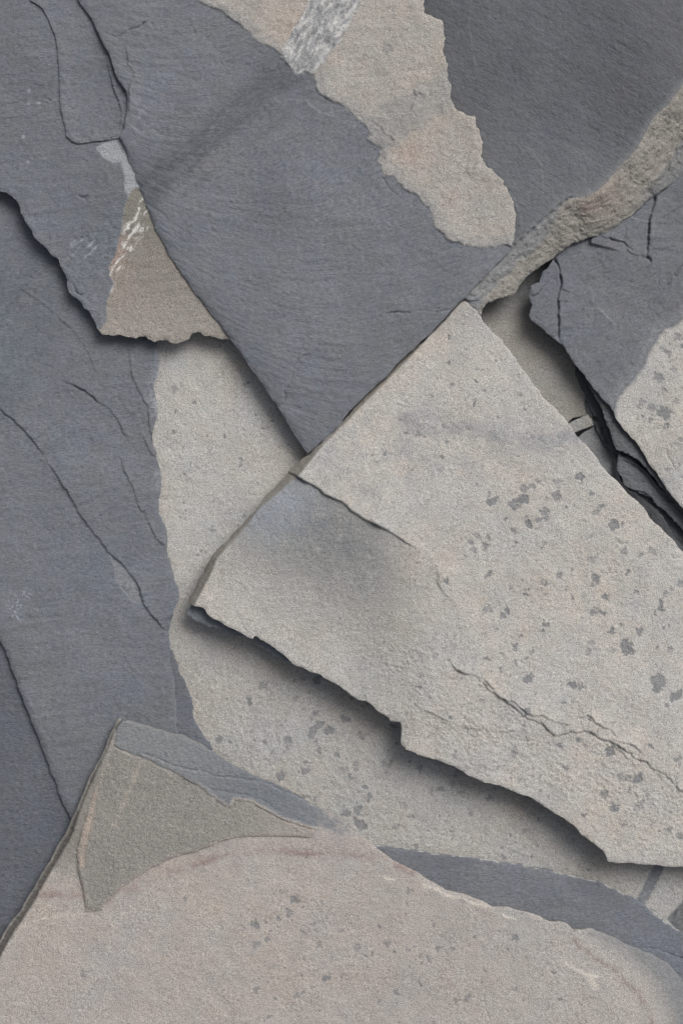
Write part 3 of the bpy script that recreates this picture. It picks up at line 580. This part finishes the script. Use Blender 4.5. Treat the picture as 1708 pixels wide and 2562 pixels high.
K_left = T(1,(760,-140),(910,0),(990,35),(1040,70),(1110,120),(1180,185),(1240,215),(1310,265),(1340,320),(1440,340),(1450,400),(1500,450),(1568,480))+T(2,(60,530),(105,570),(130,610),(120,640),(185,680),(165,740),(190,800),(240,810),(290,870),(340,890),(400,950),(425,1000),(430,1045),(470,1070),(480,1095),(540,1110),(560,1125),(650,1140),(780,1132))
def sh(s, e):
    X, Y = s.X, s.Y; s.Z += 76+.008*(400-Y)
    DL, SL, AL, _, _ = s.G.line(np.array(B_left), 320)
    s.F = Y+150*np.exp(-DL/120)+.06*X+.30*(X-400)*sm(620,250,Y)+.0005*np.maximum(X-700,0)**2*sm(400,700,Y)                    # lineation curves up to the left edge
    slate(s, 241, (.138,.146,.164), 3.5, .75, .35, 260)
    s.Z -= 7*np.exp(-DL/28)*sm(330,420,Y)
    n = fbm(X, Y, 24, 4, 242); n2 = fbm(X, Y, 90, 3, 243)
    m, d, t = band(s, (720,170), (380,465), 78, 244, 26, 10); bs = fbm(d+4*n, t*450, 16, 4, 470, .6, ay=.12); s.mix(m*np.clip(.68+.7*bs+.25*n2,0,1)*(t > -.2)*sm(1.5,.9,t), (.088,.095,.109)); 
    m2, _, _ = band(s, (760,250), (460,480), 26, 245, 14, 8); s.mix(m2*np.clip(.3+.7*bs,0,1)*sm(1.3,.8,t), (.115,.122,.135))
    s.mix(np.exp(-(np.hypot(X-350, (Y-300)/2.0)/36)**2)*.35*sm(-.3,.6,n), (.25,.265,.30))
    K = np.vstack([rough(K_left, .12, 5, 246), np.array(T(2,(1000,1100),(1000,-180)))]); sd, _, _ = s.G.region(K, 60)
    m = sm(-3, 4, sd+3*n); beige(s, m, 247, (.335,.314,.285)); s.Z += 2.2*sm(-2,1.5,sd)+m*(.9*fbm(X, Y, 20, 3, 248)-s.st+2.5*fbm(X, Y, 110, 2, 249))
    fr = sm(40, 2, sd+14*n)*m; s.mix(fr*.8, (.27,.27,.265), .8)
    s.mix(m*np.exp(-(np.hypot(X-1030, (Y-385)/.8)/48)**2)*.5, (.40,.31,.26)); s.mix(m*np.exp(-(np.hypot(X-1130, (Y-490))/30)**2)*.35, (.40,.31,.26)); s.mix(m*np.exp(-(np.hypot(X-720, (Y-60))/60)**2)*.4, (.40,.32,.27))
    g_, _, _ = band(s, (930,340), (1130,210), 90, 249, 18, 18); s.mix(m*g_*.6*(X > 900)*sm(330,220,abs(X-1050)*2), (.235,.235,.235), .8)
    # quartz rib
    q = T(1,(1285,255),(1340,150),(1385,70),(1440,-60),(1460,-200),(1760,-200),(1660,0),(1600,110),(1500,270),(1450,318),(1360,338)); sq = s.flake(q, 1.0, .06, 250)
    _, d, t = band(s, (735,160), (850,-20), 60, 251, 5, 0); st = fbm(d+5*n, t*210, 11, 4, 252, .62, ax=1, ay=.28); mq = sm(-3,3,sq+3*n)
    s.mix(mq, (.27,.275,.28), .8); s.mix(mq*sm(.0,.45,st+.2*n+.15*sm(12,26,abs(d))), (.45,.445,.435)); s.Z += mq*(3.0*st)
    s.mix(mq*sm(.25,.6,-st)*.7, (.13,.135,.14))
    for c, dp in ((T(1,(495,150),(520,165),(545,168),(580,150),(640,120),(680,95)),4), (T(1,(660,70),(700,115),(710,130)),1.5), (T(1,(868,95),(885,135),(900,165)),1.8), (T(1,(495,150),(460,150)),2)): s.crack(c, dp, 2.4, .12, 253)
    s.step(T(1,(580,210),(585,290),(620,350),(600,380),(590,450),(585,540)), 4, 16, -1, (.1,.2), .1, 254)
    s.step(T(1,(1190,480),(1225,455),(1260,450),(1290,470),(1320,450),(1400,460),(1430,490),(1480,520),(1568,545)), 4, 35, 1, (.1,.2), .15, 255)
    s.step(T(3,(1500,395),(1440,445),(1380,465),(1345,510),(1335,570),(1305,620),(1290,700)), -2.8, 60, -1, (.25,.05), .12, 257); s.crack(T(3,(1500,395),(1440,445),(1380,465),(1345,510),(1335,570),(1305,620),(1290,700)), 1.6, 1.7, .12, 257)
    s.crack(T(4,(150,262),(210,265),(330,258),(400,252),(470,252),(505,245)), 3, 1.8, .1, 258, (.3,.02)); s.crack(T(4,(430,10),(340,110),(250,210),(180,290),(90,390),(0,450)), .9, 1.5, .12, 259)
    s.crack(T(2,(170,800),(220,870),(280,920)), 1.8, 2, .1, 260)
    s.crack(T(2,(600,710),(560,800),(500,900),(470,960)), 1.8, 1.5, .1, 261); s.crack(T(2,(690,850),(640,920),(580,1030),(540,1110)), 1.6, 1.5, .1, 262)
    s.step(T(2,(105,510),(125,528),(180,530),(290,520),(340,460),(335,410),(400,400),(470,405)), 3, 40, 1, (.05,.1), .15, 263, )
    s.step(T(2,(100,500),(130,530),(240,640),(170,700),(260,770),(300,790)), 2, 20, -1, (.1,.2), .15, 264)
    s.spots([(978,358,9),(966,120,14),(985,20,8),(1080,150,6)]+rspots(16, [(900,20),(1060,40),(1120,300),(1250,500),(1240,600),(1000,420)], 2, 5, 265), SPOT, .45, 1, 266)
mid = thing('slate_rock', 'large pointed dark slab in the upper middle bordered by beige strip with quartz rib', 'slate rock')
slab('stone_face', B_left+B_low+[(p[0]-14, p[1]) for p in K_right[::-1]], 14, sh, seed=241, side=SIDE_DARK, amp=.05, taper=.15, parent=mid)
def shf(s, e):
    sh(s, e); DR, _, _, _, _ = s.G.line(np.array(K_right), 60); s.Z += .5+2.5*sm(55,10,DR)
slab('pale_layer', K_left+[K_right[-1-i] for i in range(len(K_right))], 10, shf, seed=246, side=SIDE_TAN, amp=.17, taper=.1, parent=mid, edge=1.2)

# ------------------------------------------------------------------ 11 big pale slab with its broken upper layer
D_out = T(4,(540,215),(565,208),(600,235),(625,255),(650,300),(700,350),(745,400),(790,460),(840,530),(880,590),(930,655),(1000,720),(1050,775),(1060,800),(1100,850),(1150,900),(1200,970),(1260,1030),(1300,1075),(1350,1120),(1400,1175))+T(6,(1430,45),(1490,100),(1568,185),(1750,370))+[(1850,1620),(1850,2190)]+ \
  [p for p in reversed(T(5,(930,440),(960,480),(1010,505),(1060,535),(1110,560),(1160,585),(1170,568),(1200,590),(1260,625),(1330,685),(1360,710),(1430,740),(1460,745),(1500,770),(1568,808))+T(6,(60,855),(95,870),(110,868),(150,900),(215,945),(225,965),(270,968),(275,1010),(272,1060),(295,1095),(340,1110),(400,1130),(460,1150),(520,1172))+T(8,(600,45),(700,80),(800,115),(900,160),(950,190),(1020,235),(1070,270),(1100,310),(1150,345),(1200,385),(1225,435),(1300,440),(1400,448),(1568,458),(1760,462)))]+ \
  T(5,(870,425),(868,400),(905,330),(950,240),(1030,145),(1100,73),(1165,5))+T(3,(1210,1115),(1300,1025),(1370,948),(1418,915),(1450,878),(1500,835),(1568,765))+T(4,(60,690),(130,620),(200,560),(270,480),(340,420),(400,365),(450,310),(510,245))
D_in = T(5,(880,460),(900,425),(930,370),(960,310),(1000,220),(1080,130),(1140,60),(1180,0))+T(3,(1215,1145),(1300,1075),(1375,1010),(1440,930),(1500,860),(1568,790))+T(4,(100,690),(200,590),(300,490),(400,380),(500,275),(560,205))
D_crack = T(3,(1340,1000),(1365,1015),(1420,1045),(1475,1080),(1490,1095),(1568,1130))+T(6,(50,0),(100,35),(170,65),(240,105),(300,145),(340,165),(385,180))
def sh(s, e):
    X, Y = s.X, s.Y; s.Z += 76+.030*((Y-1000)*.85-(X-1000)*.5); s.relief(5, 1.2, .5, 281, 400, lin=.3); s.F = Y+.3*X
    n = fbm(X, Y, 26, 4, 282); n2 = fbm(X, Y, 110, 4, 283)
    beige(s, np.ones(X.shape), 284, (.395,.378,.352))
    # grey clouds
    s.mix(sm(.05,.65,n2)*.28, (.29,.30,.315))
    gb = rough(T(4,(300,740),(420,770),(560,790),(700,820),(850,850),(980,840),(1080,830)), .08, 8, 285); D, _, A, _, _ = s.G.line(gb, 90); s.mix(np.exp(-((D+16*n)/24)**2)*np.clip(.5+.7*fbm(X,Y,45,4,403)+.3*n,0,.85), (.235,.24,.25), .9); s.mix(sm(-.1,.5,fbm(X,Y,50,4,404)+.3*n)*sm(230,60,np.hypot((X-960)/1.4,Y-1140))*.45, (.26,.265,.275))
    s.mix(sm(880,790,Y)*.5, (.25,.255,.265)); s.mix(np.exp(-(np.hypot(X-1370, Y-1100)/60)**2)*.35, (.24,.245,.26))
    D, SG, A, _, _ = s.G.line(rough(D_in, .02, 6, 286), 170); s.mix(np.where(SG>0, np.exp(-(D/40)**2), 0)*.25*sm(980,840,Y)*sm(1350,1150,Y), (.42,.36,.29))
    # broken upper layer above the crack
    Dc, Sc, Ac, fc = s.step(D_crack, 9, 130, -1, (0,.35), .05, 287, lip=2.0)
    low = sm(1065, 940, X-.25*(Y-1378)*0)*0
    # lower face: blue corner fading to olive then beige, plus painted tilt shade
    Dx, Sx, Ax, _, _ = s.G.line(np.array(D_crack+[(1130,1480),(1180,1600)]), 400)
    gr = .7*fbm(X, Y, 7, 2, 401)+.8*n+.6*fbm(X, Y, 60, 3, 402)
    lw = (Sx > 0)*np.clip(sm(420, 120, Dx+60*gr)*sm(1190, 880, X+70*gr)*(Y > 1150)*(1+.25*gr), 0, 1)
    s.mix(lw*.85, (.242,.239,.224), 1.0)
    s.mix(lw*np.exp(-(np.hypot((X-790)*.9-(Y-1320)*.35, (Y-1320)*1.5-(X-790)*.55)/205)**2)*sm(1075,930,X+40*gr)*np.clip(.8+.35*gr,0,1), (.160,.166,.174), .9)  # dark area below the crack: shading of the tilted face put into the colour
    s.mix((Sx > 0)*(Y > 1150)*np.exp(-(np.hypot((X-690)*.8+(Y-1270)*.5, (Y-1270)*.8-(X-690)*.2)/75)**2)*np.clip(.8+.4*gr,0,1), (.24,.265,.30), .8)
    s.Z += lw*(-1.5+3*sm(60,0,np.hypot(X-690,Y-1270)))
    s.mix(np.exp(-(np.hypot(X-1040, (Y-1400))/36)**2)*.15, (.36,.28,.22))
    # second torn step lower right
    l2 = T(6,(440,665),(500,690),(540,735),(600,750),(650,785),(690,830),(740,860),(790,900),(830,935),(900,970),(950,1010),(1000,1030),(1050,1010),(1120,1010),(1190,1050),(1260,1070),(1320,1110),(1400,1150))+T(8,(1420,0),(1480,30),(1530,80),(1600,150),(1800,300))
    s.step(l2, 6, 70, -1, (.08,0), .14, 288, lip=1.5)
    s.step(T(6,(640,720),(660,780),(700,830),(780,870),(850,930),(970,960),(1040,985),(1080,950),(1130,935),(1200,990),(1280,1060),(1360,1090),(1440,1150),(1500,1175)), 4, 22, -1, (.1,.2), .16, 289)
    s.step(T(6,(430,230),(440,330),(520,430),(550,560),(560,600)), 2.5, 40, -1, (.2,.2), .14, 290)
    s.step(T(6,(200,790),(330,880),(480,960),(640,1000),(800,1010),(950,1060)), 2.5, 40, -1, (.3,.3), .12, 291)
    s.step(T(6,(1180,1040),(1240,1070),(1300,1120),(1360,1175)), 3, 25, -1, (.1,.2), .14, 292)
    r = sm(.0,.6,fbm(X, Y, 150, 2, 293)+sm(1650,1800,Y)-.5)
    fl = fbm(X+.6*Y, Y-.5*X, 20, 4, 294, .6, ax=.7); d2, g2_, _, _, _ = s.G.line(np.array(l2), 260); lo = np.where(g2_ > 0, sm(255, 120, d2), 0); nicks(s, 405, 3.0, 26, 60, -.15, lo, .6); nicks(s, 406, 2.0, 13, 50, -.1, lo, .6); s.Z += (.4+r+lo)*1.5*np.abs(fl); s.C *= (1-.12*r*sm(.2,.7,np.abs(fl)))[...,None]
    s.Z += 9*0
    sp = [(1230,1255,16),(1222,1240,9),(1310,1225,12),(1305,1250,17),(1285,1262,14),(1360,1282,12),(1347,1300,9),(1365,1296,8),(1390,1240,16),(1285,1327,8),(1287,1370,6),(1348,1300,8),(1220,1345,7),(1475,1345,8),(1360,1361,8),(1632,1380,11),(1495,1452,12),(1352,1457,8),(1275,1473,6),(1205,1485,7),(1218,1525,11),(1258,1543,9),(1490,1530,12),(1652,1516,15),(1640,1535,10),(1565,1617,20),(1573,1632,14),(1598,1580,10),(1645,1705,22),(1640,1725,14),(1690,1742,22),(1705,1460,12),(1430,1715,13),(1452,1718,10),(1086,1642,9),(1255,1636,7),(1288,1662,7),(1530,2010,7),(1560,2065,8),(1628,2068,7),(1672,2078,8),(1596,1950,16),(1540,2025,14),(1215,1650,9),(1205,1755,10),(1590,2020,12),(1548,1945,10)]
    sp += rspots(270, [(1180,1200),(1420,1150),(1900,1700),(1900,2150),(1500,2050),(1200,1850),(1080,1560),(1130,1350)], 2.2, 13, 295, 2.6)+rspots(60, [(1140,780),(1400,1080),(1180,1200),(850,1150)], 2, 7, 296)+rspots(50, [(900,1550),(1200,1800),(1500,2060),(1040,1850)], 2, 6, 297)
    s.spots(sp, SPOT, .8, 1.6, 298)
    for c, dp in ((T(4,(700,945),(740,965),(770,960)),1.8),(T(6,(1250,115),(1275,145),(1320,145)),3),(T(6,(1225,265),(1228,280),(1265,280)),3),(T(6,(1230,210),(1210,240)),2),(T(6,(860,690),(855,720)),3),(T(6,(600,1045),(580,1075)),2.5),(T(6,(1510,190),(1520,215),(1560,210)),2.5),(T(4,(1500,500),(1500,501)),0)):
        if dp: s.crack(c, dp, 2, .2, 299)
    # weathered side face
    DD, A = s.bevel(D_in, 1.5, 70, -1, cap=60, rnd=3, seed=300, amp=.03)
    f = sm(0, 5, DD); st = fbm(DD*1.0+n, DD*0+A*14, 5, 3, 301); s.mix(f*.85, (.215,.198,.172), .8); s.C *= (1+f*.2*st)[...,None]; s.Z += f*1.5*st
pale = thing('slate_rock', 'big pale diagonal slab with many dark spots and a broken upper layer', 'slate rock')
slab('stone_face', D_out, 24, sh, seed=281, side=SIDE_TAN, parent=pale, amp=.07, taper=.35)
def sh(s, e):
    X, Y = s.X, s.Y; s.Z += 66; slate(s, 311, (.15,.165,.18), 1.5, .6, 2.0, 60)
slab('lower_layer', T(5,(850,470),(880,487),(925,515),(960,532),(1040,553),(1110,570),(1165,582),(1180,600),(1215,632),(1250,655),(1290,680),(1355,698),(1440,700),(1300,500),(1100,420),(880,420)), 14, sh, seed=311, parent=pale, amp=.10, taper=.3)
